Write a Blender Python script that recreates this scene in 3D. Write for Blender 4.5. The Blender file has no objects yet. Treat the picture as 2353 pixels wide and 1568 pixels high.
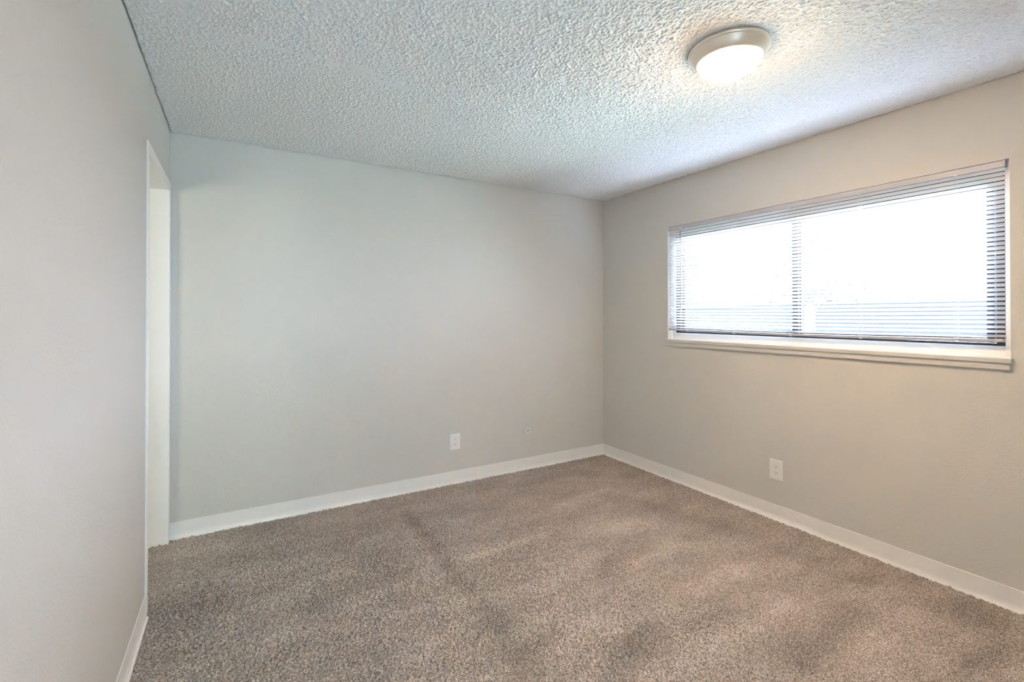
import bpy, bmesh, math, random
import numpy as np
from mathutils import Vector, Matrix

S = bpy.context.scene
COL = S.collection
random.seed(4)
RNG = np.random.default_rng(11)

# ------------------------------------------------------------------ camera
CAM_Z = 1.3464
cam_data = bpy.data.cameras.new('camera')
cam = bpy.data.objects.new('camera', cam_data)
COL.objects.link(cam)
cam_data.sensor_width = 36.0
cam_data.lens = 1072.18 / 2353 * 36.0
cam_data.shift_y = -(784.0 - 716.6) / 2353
cam_data.clip_start = 0.02
cam.location = (0, 0, CAM_Z)
cam.rotation_euler = (math.radians(90 + 0.3476), 0, math.radians(-30.433))
S.camera = cam

# ------------------------------------------------------------------ view + light
S.view_settings.view_transform = 'Standard'
S.view_settings.look = 'None'
S.view_settings.gamma = 1.0
S.view_settings.use_curve_mapping = False
S.view_settings.exposure = 0.28
S.cycles.use_denoising = True
S.cycles.max_bounces = 14
S.cycles.diffuse_bounces = 8
S.cycles.glossy_bounces = 4
S.cycles.transparent_max_bounces = 12
S.cycles.sample_clamp_indirect = 90.0
S.cycles.caustics_reflective = False
S.cycles.caustics_refractive = False

SKY = (38.5, 47.5, 64.0)        # overcast daylight, radiance per channel
LAMP = (362.0, 238.0, 134.0)       # radiance of the ceiling lamp's glass
REAR = (4.3, 6.7, 8.2)          # fill light added behind the camera to brighten the room
HALL = (7.2, 6.9, 5.4)       # daylight of the hall beyond the doorway in the left wall


def norm(c):
    m = max(max(c), 1e-6)
    return m, tuple(v / m for v in c)


w = bpy.data.worlds.new('overcast_sky')
S.world = w
w.use_nodes = True
nt = w.node_tree
nt.nodes.clear()
wo = nt.nodes.new('ShaderNodeOutputWorld')
bg = nt.nodes.new('ShaderNodeBackground')
bg.inputs['Color'].default_value = norm(SKY)[1] + (1,)
bg.inputs['Strength'].default_value = norm(SKY)[0]
nt.links.new(bg.outputs[0], wo.inputs[0])

# room dimensions (metres), camera at x = y = 0
XL, XR, YB, YR, H = -0.353, 3.0425, 3.441, -1.0, 2.44
WT = 0.115                                   # inner wall thickness
WY0, WY1, WZ0, WZ1 = 0.684, 2.655, 1.147, 2.064   # window opening
DY0, DY1, DZ = 2.655, 3.385, 2.078           # doorway in the left wall


def area(name, loc, rot, sx, sy, radiance, portal=False):
    l = bpy.data.lights.new(name, 'AREA')
    l.shape = 'RECTANGLE'
    l.size, l.size_y = sx, sy
    m, l.color = norm(radiance)
    l.energy = m * math.pi * sx * sy
    if portal:
        l.cycles.is_portal = True
    o = bpy.data.objects.new(name, l)
    COL.objects.link(o)
    o.location = loc
    o.rotation_euler = rot
    return o


R90 = math.pi / 2
RX0, RX1, RZ1 = -0.33, 0.57, 2.05            # unseen doorway, added behind the camera to let the fill light in
area('window_portal', (XR + 0.20, (WY0 + WY1) / 2, (WZ0 + WZ1) / 2), (0, R90, 0), 0.95, 2.0, (1, 1, 1), True)
area('rear_fill', ((RX0 + RX1) / 2, YR - 0.9, 1.15), (R90, 0, 0), 1.1, 1.9, REAR)  # added fill light, not a fixture of the place
area('hall_daylight', (-1.75, 1.70, 1.55), Vector((0.72, 0.69, 0.0)).to_track_quat('-Z', 'Y').to_euler(), 0.7, 0.9, HALL)

# ------------------------------------------------------------------ materials


class N:
    def __init__(self, name):
        self.m = bpy.data.materials.new(name)
        self.m.use_nodes = True
        self.t = self.m.node_tree
        self.b = self.t.nodes['Principled BSDF']
        self.out = self.t.nodes['Material Output']

    def n(self, kind, **kw):
        nd = self.t.nodes.new(kind)
        for k, v in kw.items():
            if k in nd.inputs:
                nd.inputs[k].default_value = v
            else:
                setattr(nd, k, v)
        return nd

    def l(self, a, b):
        self.t.links.new(a, b)


def rgb(c):
    return (c[0], c[1], c[2], 1)


def plain(name, c, rough=0.5, spec=0.3, metal=0.0, vary=0.0, scale=8.0):
    k = N(name)
    k.b.inputs['Roughness'].default_value = rough
    k.b.inputs['Specular IOR Level'].default_value = spec
    k.b.inputs['Metallic'].default_value = metal
    tc = k.n('ShaderNodeTexCoord')
    ns = k.n('ShaderNodeTexNoise', Scale=scale, Detail=4.0)
    k.l(tc.outputs['Object'], ns.inputs['Vector'])
    mx = k.n('ShaderNodeMix', data_type='RGBA')
    mx.inputs['A'].default_value = rgb([v * (1 - vary) for v in c])
    mx.inputs['B'].default_value = rgb([min(1, v * (1 + vary)) for v in c])
    k.l(ns.outputs['Fac'], mx.inputs['Factor'])
    k.l(mx.outputs['Result'], k.b.inputs['Base Color'])
    return k.m


def wall_paint(name, c, scale=110.0, strength=0.45):
    k = N(name)
    k.b.inputs['Roughness'].default_value = 0.55
    k.b.inputs['Specular IOR Level'].default_value = 0.25
    tc = k.n('ShaderNodeTexCoord')
    ns = k.n('ShaderNodeTexNoise', Scale=scale, Detail=3.0, Roughness=0.55)
    k.l(tc.outputs['Object'], ns.inputs['Vector'])
    bp = k.n('ShaderNodeBump', Strength=strength, Distance=0.004)
    k.l(ns.outputs['Fac'], bp.inputs['Height'])
    k.l(bp.outputs['Normal'], k.b.inputs['Normal'])
    n2 = k.n('ShaderNodeTexNoise', Scale=1.3, Detail=2.0)
    k.l(tc.outputs['Object'], n2.inputs['Vector'])
    mx = k.n('ShaderNodeMix', data_type='RGBA')
    mx.inputs['A'].default_value = rgb([v * 0.985 for v in c])
    mx.inputs['B'].default_value = rgb([v * 1.015 for v in c])
    k.l(n2.outputs['Fac'], mx.inputs['Factor'])
    k.l(mx.outputs['Result'], k.b.inputs['Base Color'])
    return k.m


GREIGE = (0.61, 0.60, 0.57)
M_wall = wall_paint('greige_wall_paint', GREIGE)
M_sillpaint = plain('greige_trim_paint', GREIGE, 0.45, 0.3, vary=0.02)
M_white = plain('white_semi_gloss_paint', (0.86, 0.86, 0.85), 0.35, 0.4, vary=0.02)
M_vinyl = plain('white_vinyl_base', (0.82, 0.81, 0.79), 0.4, 0.4, vary=0.04, scale=14)
M_plastic = plain('white_plastic', (0.82, 0.81, 0.81), 0.35, 0.45, vary=0.01)
M_cover = plain('pale_grey_plastic', (0.66, 0.64, 0.61), 0.45, 0.35, vary=0.02)
M_dark = plain('dark_hole', (0.012, 0.011, 0.010), 0.8, 0.1, vary=0.1)
M_slat = plain('white_enamelled_slat', (0.90, 0.90, 0.905), 0.4, 0.4, vary=0.015)
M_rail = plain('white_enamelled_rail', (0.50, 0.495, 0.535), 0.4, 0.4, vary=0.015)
M_cord = plain('white_cord', (0.80, 0.80, 0.80), 0.8, 0.1, vary=0.04, scale=200)
M_alu = plain('dark_anodised_aluminium', (0.020, 0.021, 0.026), 0.55, 0.25, vary=0.08, scale=30)
M_strip = plain('pale_gap_light', (0.22, 0.22, 0.24), 0.7, 0.2, vary=0.05)
M_bracket = plain('grey_steel_bracket', (0.33, 0.34, 0.36), 0.4, 0.5, 0.3, vary=0.05)
M_wand = plain('grey_acrylic_wand', (0.36, 0.37, 0.39), 0.15, 0.6, vary=0.03)
M_nickel = plain('brushed_nickel', (0.86, 0.76, 0.65), 0.30, 0.5, 0.55, vary=0.03, scale=40)
M_finial = plain('brass_finial', (0.60, 0.43, 0.22), 0.35, 0.5, 0.8, vary=0.03)
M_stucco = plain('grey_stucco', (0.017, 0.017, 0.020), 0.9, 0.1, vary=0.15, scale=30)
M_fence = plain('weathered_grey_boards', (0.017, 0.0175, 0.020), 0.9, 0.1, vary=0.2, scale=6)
M_ground = plain('dry_lawn', (0.36, 0.43, 0.36), 0.95, 0.1, vary=0.15, scale=3)
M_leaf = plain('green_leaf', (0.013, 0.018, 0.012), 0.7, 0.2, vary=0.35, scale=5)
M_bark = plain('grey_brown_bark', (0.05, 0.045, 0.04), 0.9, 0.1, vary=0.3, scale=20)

# glass of the window
k = N('window_glass')
k.t.nodes.remove(k.b)
tr = k.n('ShaderNodeBsdfTransparent')
tr.inputs['Color'].default_value = (0.95, 0.97, 0.965, 1)
gl = k.n('ShaderNodeBsdfGlossy', Roughness=0.02)
fr = k.n('ShaderNodeFresnel', IOR=1.45)
mxs = k.n('ShaderNodeMixShader')
k.l(fr.outputs[0], mxs.inputs[0])
k.l(tr.outputs[0], mxs.inputs[1])
k.l(gl.outputs[0], mxs.inputs[2])
k.l(mxs.outputs[0], k.out.inputs['Surface'])
M_glass = k.m

# lit lamp glass
k = N('lit_opal_glass')
k.b.inputs['Base Color'].default_value = (0.9, 0.88, 0.84, 1)
k.b.inputs['Roughness'].default_value = 0.3
k.b.inputs['Emission Color'].default_value = norm(LAMP)[1] + (1,)
k.b.inputs['Emission Strength'].default_value = norm(LAMP)[0]
# the dome's emission is shaped to shrink the ceiling halo: brightest underneath and dimmer round its sides
tc = k.n('ShaderNodeTexCoord')
sx = k.n('ShaderNodeSeparateXYZ')
k.l(tc.outputs['Normal'], sx.inputs[0])
dn = k.n('ShaderNodeMath', operation='MULTIPLY', use_clamp=True)
dn.inputs[1].default_value = -1.0
k.l(sx.outputs['Z'], dn.inputs[0])
pw = k.n('ShaderNodeMath', operation='POWER')
pw.inputs[1].default_value = 4.0
k.l(dn.outputs[0], pw.inputs[0])
mr = k.n('ShaderNodeMapRange')
mr.inputs['To Min'].default_value = norm(LAMP)[0] * 0.045
mr.inputs['To Max'].default_value = norm(LAMP)[0]
k.l(pw.outputs[0], mr.inputs['Value'])
k.l(mr.outputs[0], k.b.inputs['Emission Strength'])
M_opal = k.m

# popcorn ceiling: the grain is real relief on the mesh, the finest grit is bump
k = N('popcorn_ceiling')
k.b.inputs['Base Color'].default_value = (0.79, 0.782, 0.77, 1)
k.b.inputs['Roughness'].default_value = 0.9
k.b.inputs['Specular IOR Level'].default_value = 0.1
tc = k.n('ShaderNodeTexCoord')
ns = k.n('ShaderNodeTexNoise', Scale=330.0, Detail=2.0)
k.l(tc.outputs['Object'], ns.inputs['Vector'])
bp = k.n('ShaderNodeBump', Strength=0.25, Distance=0.002)
k.l(ns.outputs['Fac'], bp.inputs['Height'])
k.l(bp.outputs['Normal'], k.b.inputs['Normal'])
M_pop = k.m

# carpet
k = N('brown_cut_pile_carpet')
k.b.inputs['Roughness'].default_value = 0.95
k.b.inputs['Specular IOR Level'].default_value = 0.05
tc = k.n('ShaderNodeTexCoord')
v1 = k.n('ShaderNodeTexVoronoi', Scale=290.0)
k.l(tc.outputs['Object'], v1.inputs['Vector'])
sep = k.n('ShaderNodeSeparateColor')
k.l(v1.outputs['Color'], sep.inputs[0])
n1 = k.n('ShaderNodeTexNoise', Scale=170.0, Detail=2.0, Roughness=0.6)
k.l(tc.outputs['Object'], n1.inputs['Vector'])
ad = k.n('ShaderNodeMath', operation='MULTIPLY_ADD')
k.l(sep.outputs[0], ad.inputs[0])
ad.inputs[1].default_value = 0.46
k.l(n1.outputs['Fac'], ad.inputs[2])
cr = k.n('ShaderNodeValToRGB')
cr.color_ramp.elements[0].position = 0.36
cr.color_ramp.elements[0].color = (0.145, 0.120, 0.104, 1)
cr.color_ramp.elements[1].position = 1.0
cr.color_ramp.elements[1].color = (0.56, 0.505, 0.468, 1)
e = cr.color_ramp.elements.new(0.70)
e.color = (0.335, 0.295, 0.266, 1)
k.l(ad.outputs[0], cr.inputs[0])
at = k.n('ShaderNodeAttribute', attribute_name='pile_lay')
n2 = k.n('ShaderNodeTexNoise', Scale=3.0, Detail=4.0, Roughness=0.6)
mp = k.n('ShaderNodeMapping')
mp.inputs['Rotation'].default_value = (0, 0, math.radians(25))
mp.inputs['Scale'].default_value = (0.8, 1.9, 1)
k.l(tc.outputs['Object'], mp.inputs[0])
k.l(mp.outputs[0], n2.inputs['Vector'])
mr = k.n('ShaderNodeMapRange')
mr.inputs['From Min'].default_value = 0.3
mr.inputs['From Max'].default_value = 0.7
mr.inputs['To Min'].default_value = 0.86
mr.inputs['To Max'].default_value = 1.14
k.l(n2.outputs['Fac'], mr.inputs['Value'])
sm = k.n('ShaderNodeMath', operation='ADD')
k.l(mr.outputs[0], sm.inputs[0])
k.l(at.outputs['Fac'], sm.inputs[1])
vm = k.n('ShaderNodeVectorMath', operation='SCALE')
k.l(cr.outputs[0], vm.inputs[0])
k.l(sm.outputs[0], vm.inputs['Scale'])
k.l(vm.outputs[0], k.b.inputs['Base Color'])
M_carpet = k.m

# ------------------------------------------------------------------ helpers


def tag(o, label=None, cat=None, group=None, kind=None):
    if label:
        o['label'] = label
    if cat:
        o['category'] = cat
    if group:
        o['group'] = group
    if kind:
        o['kind'] = kind
    return o


def thing(name, label, cat, loc, group=None, kind=None):
    o = bpy.data.objects.new(name, None)
    COL.objects.link(o)
    o.empty_display_size = 0.05
    o.location = loc
    return tag(o, label, cat, group, kind)


def wloc(o):
    v = Vector((0, 0, 0))
    while o is not None:
        v += o.location
        o = o.parent
    return v


def obj(name, bm, mats, parent=None, smooth=False):
    """link a bmesh built in world coordinates as one mesh object"""
    if parent is not None:
        bmesh.ops.translate(bm, verts=bm.verts, vec=-wloc(parent))
    bmesh.ops.recalc_face_normals(bm, faces=bm.faces)
    me = bpy.data.meshes.new(name)
    bm.to_mesh(me)
    bm.free()
    for m in (mats if isinstance(mats, (list, tuple)) else [mats]):
        me.materials.append(m)
    if smooth:
        me.polygons.foreach_set('use_smooth', [True] * len(me.polygons))
    o = bpy.data.objects.new(name, me)
    COL.objects.link(o)
    if parent is not None:
        o.parent = parent
    return o


def box(bm, a, b, bevel=0.0, seg=2, mi=0):
    r = bmesh.ops.create_cube(bm, size=1.0)
    vs = r['verts']
    for v in vs:
        v.co = Vector([a[i] + (v.co[i] + 0.5) * (b[i] - a[i]) for i in range(3)])
    fs = {f for v in vs for f in v.link_faces}
    for f in fs:
        f.material_index = mi
    if bevel > 0:
        es = list({e for v in vs for e in v.link_edges})
        bmesh.ops.bevel(bm, geom=es, offset=bevel, segments=seg, profile=0.5, affect='EDGES')
    return bm


def boxes(*bs, bevel=0.0):
    bm = bmesh.new()
    for a, b in bs:
        box(bm, a, b, bevel)
    return bm


def prism(bm, prof, axis, t0, t1, f):
    """extrude a 2-D profile; f(p, t) -> world point"""
    a = [bm.verts.new(f(p, t0)) for p in prof]
    b = [bm.verts.new(f(p, t1)) for p in prof]
    n = len(prof)
    for i in range(n):
        bm.faces.new((a[i], a[(i + 1) % n], b[(i + 1) % n], b[i]))
    bm.faces.new(a)
    bm.faces.new(b[::-1])
    return bm


def lathe(bm, prof, c, axis='Z', n=96):
    """prof = [(r, h)] about a line through c; axis 'Z' or 'Y'"""
    rings = []
    for r, h in prof:
        ring = []
        if r < 1e-6:
            p = (c[0], c[1], h) if axis == 'Z' else (c[0], h, c[2])
            ring = [bm.verts.new(p)] * n
        else:
            for i in range(n):
                t = 2 * math.pi * i / n
                if axis == 'Z':
                    p = (c[0] + r * math.cos(t), c[1] + r * math.sin(t), h)
                else:
                    p = (c[0] + r * math.cos(t), h, c[2] + r * math.sin(t))
                ring.append(bm.verts.new(p))
        rings.append(ring)
    for a, b in zip(rings, rings[1:]):
        for i in range(n):
            j = (i + 1) % n
            q = []
            for v in (a[i], a[j], b[j], b[i]):
                if v not in q:
                    q.append(v)
            if len(q) > 2:
                bm.faces.new(q)
    return bm


def tube(bm, pts, r, n=8):
    pts = [Vector(p) for p in pts]
    rs = r if isinstance(r, (list, tuple)) else [r] * len(pts)
    rings = []
    for i, p in enumerate(pts):
        d = (pts[min(i + 1, len(pts) - 1)] - pts[max(i - 1, 0)]).normalized()
        u = d.orthogonal().normalized()
        if rings and abs(d.dot(pu)) < 0.99:
            u = (pu - d * d.dot(pu)).normalized()
        pu = u
        v = d.cross(u)
        rings.append([bm.verts.new(p + (u * math.cos(2 * math.pi * k / n) + v * math.sin(2 * math.pi * k / n)) * rs[i]) for k in range(n)])
    for a, b in zip(rings, rings[1:]):
        for k in range(n):
            bm.faces.new((a[k], a[(k + 1) % n], b[(k + 1) % n], b[k]))
    bm.faces.new(rings[0][::-1])
    bm.faces.new(rings[-1])
    return bm


def grid_mesh(name, xs, ys, Z, mat, flip=False, attr=None):
    nx, ny = len(xs), len(ys)
    X, Y = np.meshgrid(xs, ys)
    co = np.stack([X, Y, Z], -1).astype(np.float32).reshape(-1)
    i = np.arange((ny - 1) * (nx - 1))
    r, c = i // (nx - 1), i % (nx - 1)
    a = r * nx + c
    q = np.stack([a, a + 1, a + nx + 1, a + nx], -1)
    if flip:
        q = q[:, ::-1]
    me = bpy.data.meshes.new(name)
    me.vertices.add(nx * ny)
    me.vertices.foreach_set('co', co)
    nq = len(q)
    me.loops.add(nq * 4)
    me.loops.foreach_set('vertex_index', q.astype(np.int32).reshape(-1))
    me.polygons.add(nq)
    me.polygons.foreach_set('loop_start', np.arange(0, nq * 4, 4, dtype=np.int32))
    me.polygons.foreach_set('use_smooth', np.ones(nq, dtype=bool))
    me.update(calc_edges=True)
    if attr is not None:
        at = me.attributes.new(attr[0], 'FLOAT', 'POINT')
        at.data.foreach_set('value', attr[1].astype(np.float32).reshape(-1))
    me.materials.append(mat)
    o = bpy.data.objects.new(name, me)
    COL.objects.link(o)
    return o


def gauss_noise(shape, sig):
    """white noise low-passed with a gaussian of sig cells, unit variance"""
    f = np.fft.rfft2(RNG.standard_normal(shape))
    ky = np.fft.fftfreq(shape[0])[:, None]
    kx = np.fft.rfftfreq(shape[1])[None, :]
    f *= np.exp(-2 * (math.pi * sig) ** 2 * (kx ** 2 + ky ** 2))
    n = np.fft.irfft2(f, s=shape)
    return (n - n.mean()) / n.std()


# ------------------------------------------------------------------ setting: floor, ceiling
# carpet with its pile in relief
st = 0.0034
xs = np.arange(-0.52, XR + 0.01, st)
ys = np.concatenate([np.arange(YR, 0.6, 0.03), np.arange(0.6, YB + 0.02, st)])
n = gauss_noise((len(ys), len(xs)), 0.66) * 0.0030 + gauss_noise((len(ys), len(xs)), 2.0) * 0.0009
lay = np.zeros((len(ys), len(xs)))
GX, GY = np.meshgrid(xs, ys)


def stroke(x0, y0, x1, y1, wdt, amt):
    """a soft vacuum or foot mark of the carpet pile from one floor point to another"""
    global lay
    d = np.array([x1 - x0, y1 - y0])
    L = np.hypot(*d)
    d = d / L
    u = (GX - x0) * d[0] + (GY - y0) * d[1]
    v = -(GX - x0) * d[1] + (GY - y0) * d[0]
    g = np.exp(-(v / wdt) ** 2) / (1 + np.exp(-(u) / (0.35 * wdt))) / (1 + np.exp((u - L) / (0.35 * wdt)))
    lay = lay + amt * g


STROKES = [   # floor x0, y0, x1, y1, half width, amount: dark marks and light swaths of the brushed pile
    (0.99, 3.15, 0.98, 2.33, 0.050, -0.16),
    (0.96, 2.38, 1.00, 1.79, 0.055, -0.15),
    (1.00, 1.82, 0.92, 1.45, 0.070, -0.12),
    (0.48, 2.97, 0.72, 2.21, 0.100, -0.10),
    (-0.32, 3.18, -0.04, 3.28, 0.080, 0.10),
    (-0.31, 2.44, -0.06, 2.67, 0.120, -0.12),
    (0.18, 2.40, 0.47, 2.36, 0.120, -0.07),
    (0.04, 2.08, 0.17, 2.23, 0.060, 0.12),
    (0.76, 2.67, 0.96, 2.69, 0.060, 0.10),
    (0.67, 2.27, 0.89, 2.21, 0.060, 0.10),
    (1.07, 2.35, 1.63, 2.37, 0.035, 0.16),
    (1.16, 2.76, 1.43, 2.83, 0.050, 0.10),
    (1.92, 2.31, 2.32, 2.15, 0.110, 0.20),
    (1.76, 1.86, 2.30, 1.86, 0.060, 0.20),
    (1.92, 2.66, 2.52, 2.75, 0.050, 0.17),
    (2.29, 3.09, 2.78, 2.76, 0.060, 0.10),
    (2.46, 2.44, 2.72, 1.75, 0.100, -0.13),
    (2.13, 2.00, 1.55, 1.82, 0.070, -0.09),
    (1.89, 1.52, 2.40, 1.54, 0.070, 0.16),
    (1.19, 1.92, 1.65, 1.98, 0.060, 0.09),
    (1.09, 1.51, 1.41, 1.62, 0.050, 0.14),
    (0.90, 1.60, 1.19, 1.60, 0.050, -0.10),
    (1.22, 1.35, 1.59, 1.42, 0.070, -0.14),
    (1.63, 1.35, 2.12, 1.27, 0.070, -0.09),
    (1.62, 1.22, 2.28, 1.23, 0.070, 0.15),
    (1.83, 0.99, 2.46, 1.04, 0.070, -0.16),
    (2.03, 0.88, 2.66, 0.89, 0.060, 0.14),
    (2.77, 0.95, 2.91, 0.67, 0.090, -0.15),
    (2.29, 0.78, 2.70, 0.72, 0.060, 0.08),
    (2.63, 1.57, 2.77, 1.32, 0.080, -0.10),
    (2.21, 1.50, 2.61, 1.38, 0.060, 0.13),
    (2.63, 1.29, 2.79, 1.09, 0.060, -0.12),
    (0.90, 1.99, 1.06, 2.00, 0.050, 0.07),
    (0.26, 1.90, 0.50, 1.87, 0.070, -0.09),
    (0.58, 1.78, 0.84, 1.86, 0.050, 0.08),
    (2.37, 0.67, 2.76, 0.59, 0.050, -0.16),
    (2.44, 1.14, 2.81, 1.01, 0.050, 0.10),
]
for s in STROKES:
    stroke(*s[:5], s[5] * 1.25)
floor = grid_mesh('floor', xs, ys, n, M_carpet, attr=('pile_lay', lay))
tag(floor, kind='structure')

st = 0.0032
xs = np.append(np.arange(XL, XR, st), XR)
ys = np.concatenate([np.arange(YR, 0.5, 0.03), np.arange(0.5, YB, st), [YB]])
sh = (len(ys), len(xs))
a = gauss_noise(sh, 0.62)
b = gauss_noise(sh, 1.6)
hgt = np.clip(a * 0.85 + b * 0.35 + 0.25, -0.6, 2.6) * 0.0018
GX, GY = np.meshgrid(xs, ys)
# trowelled patches where the grain was scraped away
wob = gauss_noise(sh, 8) * 0.005


def scraped(x0, y0, x1, y1, wd):
    d = np.array([x1 - x0, y1 - y0])
    L = np.hypot(*d)
    d = d / L
    u = np.clip((GX - x0) * d[0] + (GY - y0) * d[1], 0, L)
    dist = np.hypot(GX - x0 - u * d[0], GY - y0 - u * d[1]) + wob
    return 1 / (1 + np.exp((dist - wd) / 0.0025))


mask = np.zeros(sh)
for sc in [(-0.10, 2.112, 0.08, 2.128, 0.013), (0.08, 2.128, 0.26, 2.142, 0.015), (0.335, 2.135, 0.37, 2.14, 0.010),
           (0.44, 2.120, 0.66, 2.150, 0.016), (0.49, 2.180, 0.70, 2.205, 0.015), (0.44, 2.165, 0.52, 2.185, 0.015)]:
    mask = np.maximum(mask, scraped(*sc))
hgt = hgt * (1 - mask) + 0.0019 * mask
edge = np.minimum.reduce([GX - XL, XR - GX, GY - YR, YB - GY])
lift = np.exp(-(np.clip(edge + gauss_noise(sh, 2.0) * 0.002, 0, None) / 0.0045) ** 2) * 0.018
Z = H + 0.0015 - hgt + lift
ceiling = grid_mesh('ceiling', xs, ys, Z, M_pop, flip=True)
tag(ceiling, kind='structure')

# ------------------------------------------------------------------ setting: walls
XO = XR + 0.19                                   # outer face of the window wall
bm = boxes(((XR, YR - 0.1, -0.05), (XO, WY0, H + 0.05)), ((XR, WY1, -0.05), (XO, YB + 0.12, H + 0.05)),
           ((XR, WY0, -0.05), (XO, WY1, WZ0 - 0.02)), ((XR, WY0, WZ1), (XO, WY1, H + 0.05)))
tag(obj('wall_right', bm, M_wall), kind='structure')
bm = boxes(((-3.3, YB, -0.05), (XR, YB + 0.12, H + 0.05)))
tag(obj('wall_back', bm, M_wall), kind='structure')
JB = 0.018                                       # jamb board
bm = boxes(((XL - WT, YR - 0.1, -0.05), (XL, DY0 - JB, H + 0.05)), ((XL - WT, DY1 + JB, -0.05), (XL, YB, H + 0.05)),
           ((XL - WT, DY0 - JB, DZ + JB), (XL, DY1 + JB, H + 0.05)))
tag(obj('wall_left', bm, M_wall), kind='structure')
bm = boxes(((XL, YR - 0.1, -0.05), (RX0, YR, H + 0.05)), ((RX1, YR - 0.1, -0.05), (XR, YR, H + 0.05)),
           ((RX0, YR - 0.1, RZ1), (RX1, YR, H + 0.05)))
tag(obj('wall_rear', bm, M_wall), kind='structure')
tag(obj('roof_deck_1', boxes(((-3.4, YR - 1.2, H + 0.05), (XO, YB + 0.12, H + 0.12))), M_stucco), kind='structure')   # roof deck over the rooms

# room across the doorway
bm = boxes(((-3.3, 1.2, -0.05), (-3.2, YB, H + 0.05)))
tag(obj('wall_hall_far', bm, M_wall), kind='structure')
bm = boxes(((-3.2, 1.1, -0.05), (XL - WT, 1.2, H + 0.05)))
tag(obj('wall_hall_side', bm, M_wall), kind='structure')
tag(obj('ceiling_hall', boxes(((-3.2, 1.2, H), (XL - WT, YB, H + 0.05))), M_white), kind='structure')
tag(obj('floor_hall', boxes(((-3.2, 1.2, -0.05), (-0.52, YB, 0.0))), M_carpet), kind='structure')

# baseboards: coved vinyl strips
COVE = [(0.0, 0.1015), (0.0014, 0.1022), (0.0032, 0.1008), (0.0034, 0.034), (0.0048, 0.021), (0.0085, 0.0105), (0.0145, 0.0052), (0.0150, -0.004), (0.0, -0.004)]


def base(name, segs, f):
    bm = bmesh.new()
    for t0, t1 in segs:
        prism(bm, COVE, None, t0, t1, f)
    return tag(obj(name, bm, M_vinyl), kind='structure')


base('baseboard_back', [(XL + 0.006, 2.0560), (2.0564, XR - 0.003)], lambda p, t: (t, YB - p[0], p[1]))
base('baseboard_right', [(YR, 1.8775), (1.8779, YB - 0.003)], lambda p, t: (XR - p[0], t, p[1]))
base('baseboard_left', [(YR, DY0 - 0.044)], lambda p, t: (XL + p[0], t, p[1]))
base('baseboard_rear', [(RX1 + 0.02, XR)], lambda p, t: (t, YR + p[0], p[1]))

# doorway: jamb boards and thin flat casing
door = thing('door_1', None, None, (XL, (DY0 + DY1) / 2, 0), kind='structure')
x0, x1 = XL - WT - 0.004, XL + 0.002
obj('jamb', boxes(((x0, DY1, -0.01), (x1, DY1 + JB, DZ + JB)), bevel=0.0012), M_white, door)
obj('jamb', boxes(((x0, DY0 - JB, -0.01), (x1, DY0, DZ + JB)), bevel=0.0012), M_white, door)
obj('head_jamb', boxes(((x0, DY0, DZ), (x1, DY1, DZ + JB)), bevel=0.0012), M_white, door)
CW, CT = 0.044, 0.006
ya, yb = DY0 - CW + 0.004, min(DY1 + 0.052, YB - 0.001)
obj('casing', boxes(((XL, ya, -0.005), (XL + CT, DY0 - 0.004 + 0.008, DZ + 0.050)), bevel=0.0012), M_white, door)
obj('casing', boxes(((XL, DY1 - 0.002, -0.005), (XL + CT, yb, DZ + 0.050)), bevel=0.0012), M_white, door)
obj('head_casing', boxes(((XL, DY0 + 0.004, DZ - 0.004), (XL + CT - 0.0004, DY1 - 0.002, DZ + 0.0495)), bevel=0.0012), M_white, door)

# ------------------------------------------------------------------ window_1 in the right wall
win = thing('window_1', None, None, (XR, (WY0 + WY1) / 2, WZ0), kind='structure')
# sill board: white top, wall-coloured nose
bm = bmesh.new()
box(bm, (XR - 0.024, WY0 - 0.008, WZ0 - 0.024), (XR + 0.1195, WY1 + 0.010, WZ0), 0.003, 2)
for f in bm.faces:
    if f.calc_center_median().z > WZ0 - 0.0025:
        f.material_index = 1
# cut the horns back to the opening inside the wall
for v in bm.verts:
    if v.co.x > XR + 0.001:
        v.co.y = min(max(v.co.y, WY0 + 0.0002), WY1 - 0.0002)
obj('sill', bm, [M_sillpaint, M_white], win)
bm = bmesh.new()
prof = [(0.0, -0.024), (0.012, -0.024), (0.013, -0.030), (0.0155, -0.036), (0.0155, -0.053), (0.012, -0.057), (0.0, -0.058)]
prism(bm, prof, None, WY0 + 0.001, WY1 + 0.004, lambda p, t: (XR - p[0], t, WZ0 + p[1]))
obj('apron', bm, M_sillpaint, win)
# white lining of the opening
bm = boxes(((XR + 0.0005, WY1 - 0.0015, WZ0), (XR + 0.118, WY1, WZ1)), ((XR + 0.0005, WY0, WZ0), (XR + 0.118, WY0 + 0.0015, WZ1)),
           ((XR + 0.0005, WY0, WZ1 - 0.0015), (XR + 0.118, WY1, WZ1)))
obj('reveal_lining', bm, M_white, win)
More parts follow.
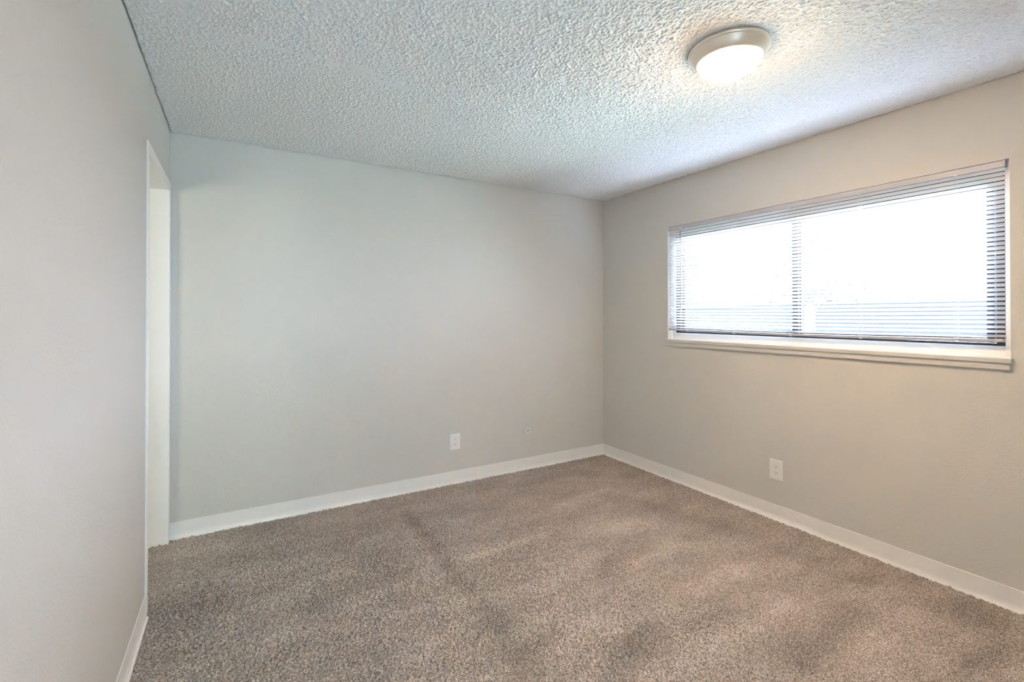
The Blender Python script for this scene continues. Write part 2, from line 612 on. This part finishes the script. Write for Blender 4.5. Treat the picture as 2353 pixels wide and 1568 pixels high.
# white stop around the metal frame
SX0, SX1 = XR + 0.058, XR + 0.076
bm = boxes(((SX0, WY0 + 0.0015, WZ0), (SX1, WY0 + 0.030, WZ1 - 0.0015)), ((SX0, WY1 - 0.022, WZ0), (SX1, WY1 - 0.0015, WZ1 - 0.0015)),
           ((SX0, WY0 + 0.030, WZ1 - 0.03), (SX1, WY1 - 0.022, WZ1 - 0.0015)), ((SX0 - 0.004, WY0 + 0.030, WZ0), (SX1, WY1 - 0.022, WZ0 + 0.050)), bevel=0.0012)
obj('stop', bm, M_white, win)
FX0, FX1 = XR + 0.078, XR + 0.116
fy0, fy1, fz0, fz1 = WY0 + 0.026, WY1 - 0.018, WZ0 + 0.040, WZ1 - 0.028
bm = boxes(((FX0, fy0, fz0), (FX1, fy0 + 0.038, fz1)), ((FX0, fy1 - 0.038, fz0), (FX1, fy1, fz1)),
           ((FX0, fy0 + 0.038, fz1 - 0.042), (FX1, fy1 - 0.038, fz1)), ((FX0, fy0 + 0.038, fz0), (FX1, fy1 - 0.038, fz0 + 0.022)), bevel=0.0015)
obj('frame', bm, M_alu, win)
YM0, YM1 = 1.646, 1.714
zb0, zb1, zt0, zt1 = fz0 + 0.023, fz0 + 0.048, fz1 - 0.083, fz1 - 0.043


def sash(xa, xb, ya_, yb_, wa, wb):
    bm = boxes(((xa, ya_, zb0), (xb, ya_ + wa, zt1)), ((xa, yb_ - wb, zb0), (xb, yb_, zt1)),
               ((xa, ya_ + wa, zb0), (xb, yb_ - wb, zb1)), ((xa, ya_ + wa, zt0), (xb, yb_ - wb, zt1)), bevel=0.0015)
    s = obj('sash', bm, M_alu, win)
    xm = (xa + xb) / 2
    obj('pane', boxes(((xm - 0.002, ya_ + wa - 0.003, zb1 - 0.003), (xm + 0.002, yb_ - wb + 0.003, zt0 + 0.003))), M_glass, s)
    return s


sash(FX0 + 0.003, FX0 + 0.017, fy0 + 0.046, 1.656, 0.027, 0.010)
sash(FX0 + 0.019, FX0 + 0.033, 1.664, fy1 - 0.046, 0.050, 0.024)
bm = boxes(((FX0 + 0.004, fy0 + 0.0395, zb0), (FX0 + 0.020, fy0 + 0.0445, zt1)), ((FX0 + 0.004, fy1 - 0.0445, zb0), (FX0 + 0.030, fy1 - 0.0395, zt1)),
           ((FX0 + 0.003, 1.657, zb0), (FX0 + 0.018, 1.663, zt1)))
obj('gap_light_strip', bm, M_strip, win)  # pale strips stand in for lines of light in the sash gaps

# ------------------------------------------------------------------ window blind
BX = XR + 0.020                                  # centre line of the slats
BY0, BY1 = 0.703, 2.651
blind = thing('mini_blind', 'white horizontal slat blind, tilted half open, filling the window in the beige wall', 'blind', (BX, (BY0 + BY1) / 2, 1.217))
HZ0, HZ1 = WZ1 - 0.0335, WZ1 - 0.0035
bm = bmesh.new()
hp = [(-0.0175, 0.0), (-0.0175, 0.026), (-0.016, 0.0300), (0.0125, 0.0300), (0.0125, 0.002), (0.010, 0.0), (-0.0125, -0.0012)]
prism(bm, hp, None, BY0 + 0.004, BY1, lambda p, t: (BX + p[0], t, HZ0 + p[1]))
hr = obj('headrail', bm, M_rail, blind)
bm = boxes(((BX - 0.0185, BY0 - 0.004, HZ0 - 0.001), (BX + 0.014, BY0 + 0.006, HZ1 + 0.0008)), bevel=0.001)
obj('end_bracket', bm, M_bracket, blind)
NS, P0, PITCH = 37, 1.2465, 0.02158
TILT = math.radians(33)


def sag(y):
    """the long bottom rail bows a little in the middle"""
    h = (BY1 - BY0) / 2
    return -0.008 * (1 - ((y - BY0 - h) / h) ** 2)


def droop(k, y):
    sg = sag(y) * max(0.0, 1 - k / 12)
    if k != 7:
        return sg
    # one slat has slipped off its ladder: its left end hangs, the next stretch rides up
    return sg + float(np.interp(y, [1.95, 2.30, 2.44, 2.52, 2.651], [0.0, 0.0075, 0.0085, 0.004, -0.008]))


bm = bmesh.new()
CW_ = [-1.0, -0.5, 0.0, 0.5, 1.0]
for kk in range(NS):
    zc = P0 + kk * PITCH
    jit = random.uniform(-0.0006, 0.0006)
    tl = TILT + random.uniform(-0.02, 0.02)
    ysl = [BY0, BY0 + 0.0012, BY0 + 0.0045, BY0 + 0.009] + list(np.linspace(BY0 + 0.2, BY1 - 0.9, 6)) + list(np.linspace(BY1 - 0.8, BY1 - 0.05, 12)) + [BY1 - 0.009, BY1 - 0.0045, BY1 - 0.0012, BY1]
    hw = [0.0085, 0.0102, 0.0119, 0.0125] + [0.0125] * 18 + [0.0125, 0.0119, 0.0102, 0.0085]
    lo, up = [], []
    for y, h_ in zip(ysl, hw):
        ra, rb = [], []
        for c in CW_:
            s = c * h_
            cam_ = 0.0016 * (1 - (s / 0.0125) ** 2)
            x = BX + s * math.cos(tl) + cam_ * math.sin(tl)
            z = zc + jit - s * math.sin(tl) + cam_ * math.cos(tl) + droop(kk, y)
            ra.append(bm.verts.new((x, y, z)))
            rb.append(bm.verts.new((x + 0.0004 * math.sin(tl), y, z + 0.0004 * math.cos(tl))))
        lo.append(ra)
        up.append(rb)
    m_ = len(CW_)
    for i in range(len(ysl) - 1):
        for j in range(m_ - 1):
            bm.faces.new((lo[i][j], lo[i][j + 1], lo[i + 1][j + 1], lo[i + 1][j]))
            bm.faces.new((up[i][j], up[i + 1][j], up[i + 1][j + 1], up[i][j + 1]))
        bm.faces.new((lo[i][0], lo[i + 1][0], up[i + 1][0], up[i][0]))
        bm.faces.new((lo[i][-1], up[i][-1], up[i + 1][-1], lo[i + 1][-1]))
    for e_ in (0, -1):
        for j in range(m_ - 1):
            bm.faces.new((lo[e_][j], up[e_][j], up[e_][j + 1], lo[e_][j + 1]))
slats = obj('slats', bm, M_slat, blind)
bm = bmesh.new()
rp = [(-0.0120, 0.004), (-0.0120, 0.012), (-0.009, 0.0155), (0.009, 0.0155), (0.0120, 0.012), (0.0120, 0.004), (0.009, 0.0), (-0.009, 0.0)]
ry = np.linspace(BY0 + 0.006, BY1, 25)
rr = [[bm.verts.new((BX + p[0], y, 1.2175 + p[1] + sag(y))) for p in rp] for y in ry]
for a, b in zip(rr, rr[1:]):
    for i in range(len(rp)):
        j = (i + 1) % len(rp)
        bm.faces.new((a[i], a[j], b[j], b[i]))
bm.faces.new(rr[0][::-1])
bm.faces.new(rr[-1])
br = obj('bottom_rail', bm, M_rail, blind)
obj('end_cap', boxes(((BX - 0.0125, BY0 + 0.002, 1.217), (BX + 0.0125, BY0 + 0.009, 1.2335)), bevel=0.001), M_bracket, br)
xe = 0.0125 * math.cos(TILT) + 0.0012
for yl in (2.47, 2.07, 1.675, 1.285, 0.872):
    bm = bmesh.new()
    tube(bm, [(BX - xe, yl, 1.219 + sag(yl)), (BX - xe, yl, HZ0)], 0.0007, 6)
    tube(bm, [(BX + xe, yl, 1.219 + sag(yl)), (BX + xe, yl, HZ0)], 0.0007, 6)
    tube(bm, [(BX - xe, yl + 0.008, 1.219 + sag(yl)), (BX - xe, yl + 0.008, HZ0)], 0.0006, 6)
    for kk in range(NS):
        zc = P0 + kk * PITCH
        tube(bm, [(BX - xe, yl, zc + 0.0062 + droop(kk, yl)), (BX + xe, yl, zc - 0.0076 + droop(kk, yl))], 0.0004, 4)
    obj('ladder_cord', bm, M_cord, blind)
    bm = bmesh.new()
    box(bm, (BX - 0.0135, yl - 0.006, 1.2155 + sag(yl)), (BX + 0.006, yl + 0.006, 1.2225 + sag(yl)), 0.0015)
    obj('rail_button', bm, M_plastic, br)
    obj('cord_guide', boxes(((BX - 0.0185, yl - 0.007, HZ0 - 0.003), (BX + 0.004, yl + 0.007, HZ0 + 0.002)), bevel=0.0008), M_plastic, hr)
bm = bmesh.new()
tube(bm, [(BX - 0.024, 2.525, HZ0 + 0.004), (BX - 0.026, 2.523, 2.0), (BX - 0.0245, 2.522, 1.38)], 0.0035, 8)
wand = obj('tilt_wand', bm, M_wand, blind, smooth=True)
obj('wand_hook', boxes(((BX - 0.028, 2.519, HZ0 - 0.002), (BX - 0.016, 2.531, HZ0 + 0.010)), bevel=0.002), M_plastic, wand)

# ------------------------------------------------------------------ ceiling light
LX, LY = 1.74, 1.20
lamp = thing('ceiling_light', 'round brushed nickel flush ceiling light with lit opal glass dome', 'ceiling light', (LX, LY, H))
bm = bmesh.new()
lathe(bm, [(0.140, 2.4405), (0.1525, 2.4400), (0.1560, 2.4340), (0.1565, 2.4290), (0.1545, 2.4250), (0.1520, 2.4235), (0.1505, 2.4215), (0.1440, 2.4105), (0.1340, 2.3960),
           (0.1275, 2.3880), (0.1235, 2.3850), (0.1205, 2.3850), (0.1190, 2.3870), (0.1180, 2.3960)], (LX, LY), n=128)
obj('pan', bm, M_nickel, lamp, smooth=True)
bm = bmesh.new()
pr = [(0.1185, 2.3945), (0.1188, 2.3860)]
for i in range(1, 17):
    t = i / 16 * R90
    pr.append((0.1188 * math.cos(t) ** 0.9 if i < 16 else 0.0, 2.3860 - 0.058 * math.sin(t)))
lathe(bm, pr, (LX, LY), n=96)
obj('glass_dome', bm, M_opal, lamp, smooth=True)
bm = bmesh.new()
lathe(bm, [(0.0, 2.3290), (0.0075, 2.3290), (0.0080, 2.3265), (0.0050, 2.3245), (0.0058, 2.3215), (0.0040, 2.3185), (0.0, 2.3175)], (LX, LY), n=24)
obj('finial', bm, M_finial, lamp, smooth=True)

# ------------------------------------------------------------------ wall outlets


def outlet(name, label, place, group):
    """place(a, d, z): a along the wall, d out from it, z up -> world"""
    c = Vector(place(0, 0, 0))
    o = thing(name, label, 'outlet', c, group)

    def pbox(a0, a1, z0, z1, d0, d1, bev):
        bm = bmesh.new()
        p, q = Vector(place(a0, d0, z0)), Vector(place(a1, d1, z1))
        box(bm, [min(p[i], q[i]) for i in range(3)], [max(p[i], q[i]) for i in range(3)], bev)
        return bm
    obj('wall_plate', pbox(-0.0430, 0.0430, -0.0635, 0.0635, 0.0, 0.0062, 0.0022), M_plastic, o)
    rc = obj('receptacle', pbox(-0.0165, 0.0165, -0.0335, 0.0335, 0.004, 0.0066, 0.0003), M_plastic, o)
    obj('gap', pbox(-0.0172, 0.0172, -0.0342, 0.0342, 0.004, 0.00625, 0.0), M_cover, o)
    for zc in (0.0195, -0.0195):
        for s, hh in ((-1, 0.0042), (1, 0.0036)):
            obj('slot', pbox(s * 0.0064 - 0.0011, s * 0.0064 + 0.0011, zc - hh + 0.003, zc + hh + 0.003, 0.004, 0.00675, 0.0), M_dark, rc)
        bm = bmesh.new()
        vs = []
        for i in range(16):
            t = 2 * math.pi * i / 16
            vs.append(((0.0025 * math.cos(t)), zc - 0.0075 + 0.0026 * math.sin(t)))
        A = [bm.verts.new(place(x, 0.0045, z)) for x, z in vs]
        B = [bm.verts.new(place(x, 0.00675, z)) for x, z in vs]
        for i in range(16):
            bm.faces.new((A[i], A[(i + 1) % 16], B[(i + 1) % 16], B[i]))
        bm.faces.new(A)
        bm.faces.new(B)
        obj('ground_hole', bm, M_dark, rc)
    return o


outlet('wall_outlet', 'white duplex outlet low on the grey back wall, left of the small round cover', lambda a, d, z: (1.4945 + a, YB - d, 0.3345 + z), 'white wall outlets')
outlet('wall_outlet', 'white duplex outlet low on the beige wall beneath the window', lambda a, d, z: (XR - d, 1.7615 - a, 0.3310 + z), 'white wall outlets')

# round cable cover
cc = thing('cable_cover', 'small round pale cover plate with a dark centre hole on the back wall', 'cover plate', (2.1745, YB, 0.3345))
bm = bmesh.new()
lathe(bm, [(0.0, YB - 0.0088), (0.0300, YB - 0.0088), (0.0345, YB - 0.0080), (0.0395, YB - 0.0050), (0.0408, YB - 0.0015), (0.0408, YB)], (2.1745, 0, 0.3345), 'Y', 64)
obj('disc', bm, M_cover, cc, smooth=False)
bm = bmesh.new()
lathe(bm, [(0.0, YB - 0.0093), (0.0046, YB - 0.0093), (0.0046, YB - 0.006)], (2.1765, 0, 0.3365), 'Y', 20)
obj('cable_hole', bm, M_dark, cc)
bm = bmesh.new()
lathe(bm, [(0.0, YB - 0.0091), (0.0032, YB - 0.0091), (0.0032, YB - 0.006)], (2.1985, 0, 0.3365), 'Y', 16)
obj('screw_hole', bm, M_bracket, cc)

# ------------------------------------------------------------------ unseen passage, added to enclose the fill light
PY = YR - 1.0
bm = boxes(((RX0 - 0.3, PY - 0.1, -0.05), (RX1 + 0.3, PY, H + 0.05)), ((RX0 - 0.4, PY - 0.1, -0.05), (RX0 - 0.3, YR - 0.1, H + 0.05)),
           ((RX1 + 0.3, PY - 0.1, -0.05), (RX1 + 0.4, YR - 0.1, H + 0.05)))
tag(obj('wall_passage', bm, M_wall), kind='structure')
tag(obj('floor_passage', boxes(((RX0 - 0.3, PY, -0.05), (RX1 + 0.3, YR, 0.0))), M_carpet), kind='structure')

# ------------------------------------------------------------------ outdoors beyond the blind
tag(obj('ground', boxes(((XO, -40, -0.30), (60, 50, -0.20))), M_ground), kind='structure')
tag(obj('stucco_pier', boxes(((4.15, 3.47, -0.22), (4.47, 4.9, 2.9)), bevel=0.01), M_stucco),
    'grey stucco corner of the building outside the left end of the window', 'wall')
fn = thing('board_fence', 'low grey board fence far outside behind the right half of the blind', 'fence', (12.0, 4.0, -0.2))
bm = bmesh.new()
y = -4.0
while y < 16:
    box(bm, (12.0 + random.uniform(0, 0.004), y, -0.2), (12.03, y + 0.15, 1.66 + random.uniform(-0.01, 0.01)))
    y += 0.15
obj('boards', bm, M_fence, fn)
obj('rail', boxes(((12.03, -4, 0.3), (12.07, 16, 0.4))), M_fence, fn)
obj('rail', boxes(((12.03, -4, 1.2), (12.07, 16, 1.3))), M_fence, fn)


def foliage(bm, c, rad, n, size):
    for _ in range(n):
        d = Vector((random.gauss(0, 1), random.gauss(0, 1), random.gauss(0, 1))).normalized() * random.uniform(0.45, 1.0)
        p = Vector((c[0] + d.x * rad[0], c[1] + d.y * rad[1], c[2] + d.z * rad[2]))
        u = Vector((random.gauss(0, 1), random.gauss(0, 1), random.gauss(0, 1))).normalized()
        v = u.orthogonal().normalized()
        s = size * random.uniform(0.7, 1.3)
        nn = u.cross(v) * s * 0.12
        pts = [p - u * s, p + v * s * 0.42 + nn, p + u * s, p - v * s * 0.42 + nn]
        bm.faces.new([bm.verts.new(q) for q in pts])


tree = thing('tree', 'leafy tree outside seen faintly through the middle of the blind', 'tree', (10.0, 5.1, -0.2))
bm = bmesh.new()
tube(bm, [(10.0, 5.1, -0.2), (10.02, 5.12, 0.6), (9.97, 5.08, 1.4), (10.0, 5.1, 2.1)], [0.13, 0.11, 0.09, 0.05], 10)
for k_ in range(7):
    t = k_ * 0.9
    tube(bm, [(9.98, 5.1, 1.2 + 0.1 * k_), (10 + 0.5 * math.cos(t), 5.1 + 0.5 * math.sin(t), 1.7 + 0.1 * k_)], [0.045, 0.015], 6)
obj('trunk', bm, M_bark, tree)
bm = bmesh.new()
for c, r, q in [((10.0, 5.1, 2.1), (0.8, 0.85, 0.6), 620), ((10.0, 5.8, 1.9), (0.5, 0.55, 0.4), 300), ((9.9, 4.4, 1.85), (0.5, 0.55, 0.4), 300), ((10.1, 5.2, 2.7), (0.5, 0.5, 0.35), 260)]:
    foliage(bm, c, r, q, 0.055)
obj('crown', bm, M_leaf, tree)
for lab, c, r in [('rounded green shrub outside the lower left of the window beside the stucco wall', (7.0, 4.55, 0.55), (0.45, 0.55, 0.75)),
                  ('smaller green shrub outside the window near the middle mullion', (7.4, 3.75, 0.45), (0.4, 0.4, 0.65))]:
    sb = thing('shrub', lab, 'shrub', (c[0], c[1], -0.2), 'shrubs outside the window')
    bm = bmesh.new()
    foliage(bm, c, r, 620, 0.05)
    obj('foliage', bm, M_leaf, sb)
    bm = bmesh.new()
    tube(bm, [(c[0], c[1], -0.2), (c[0] + 0.02, c[1], 0.7)], [0.03, 0.015], 6)
    obj('stem', bm, M_bark, sb)
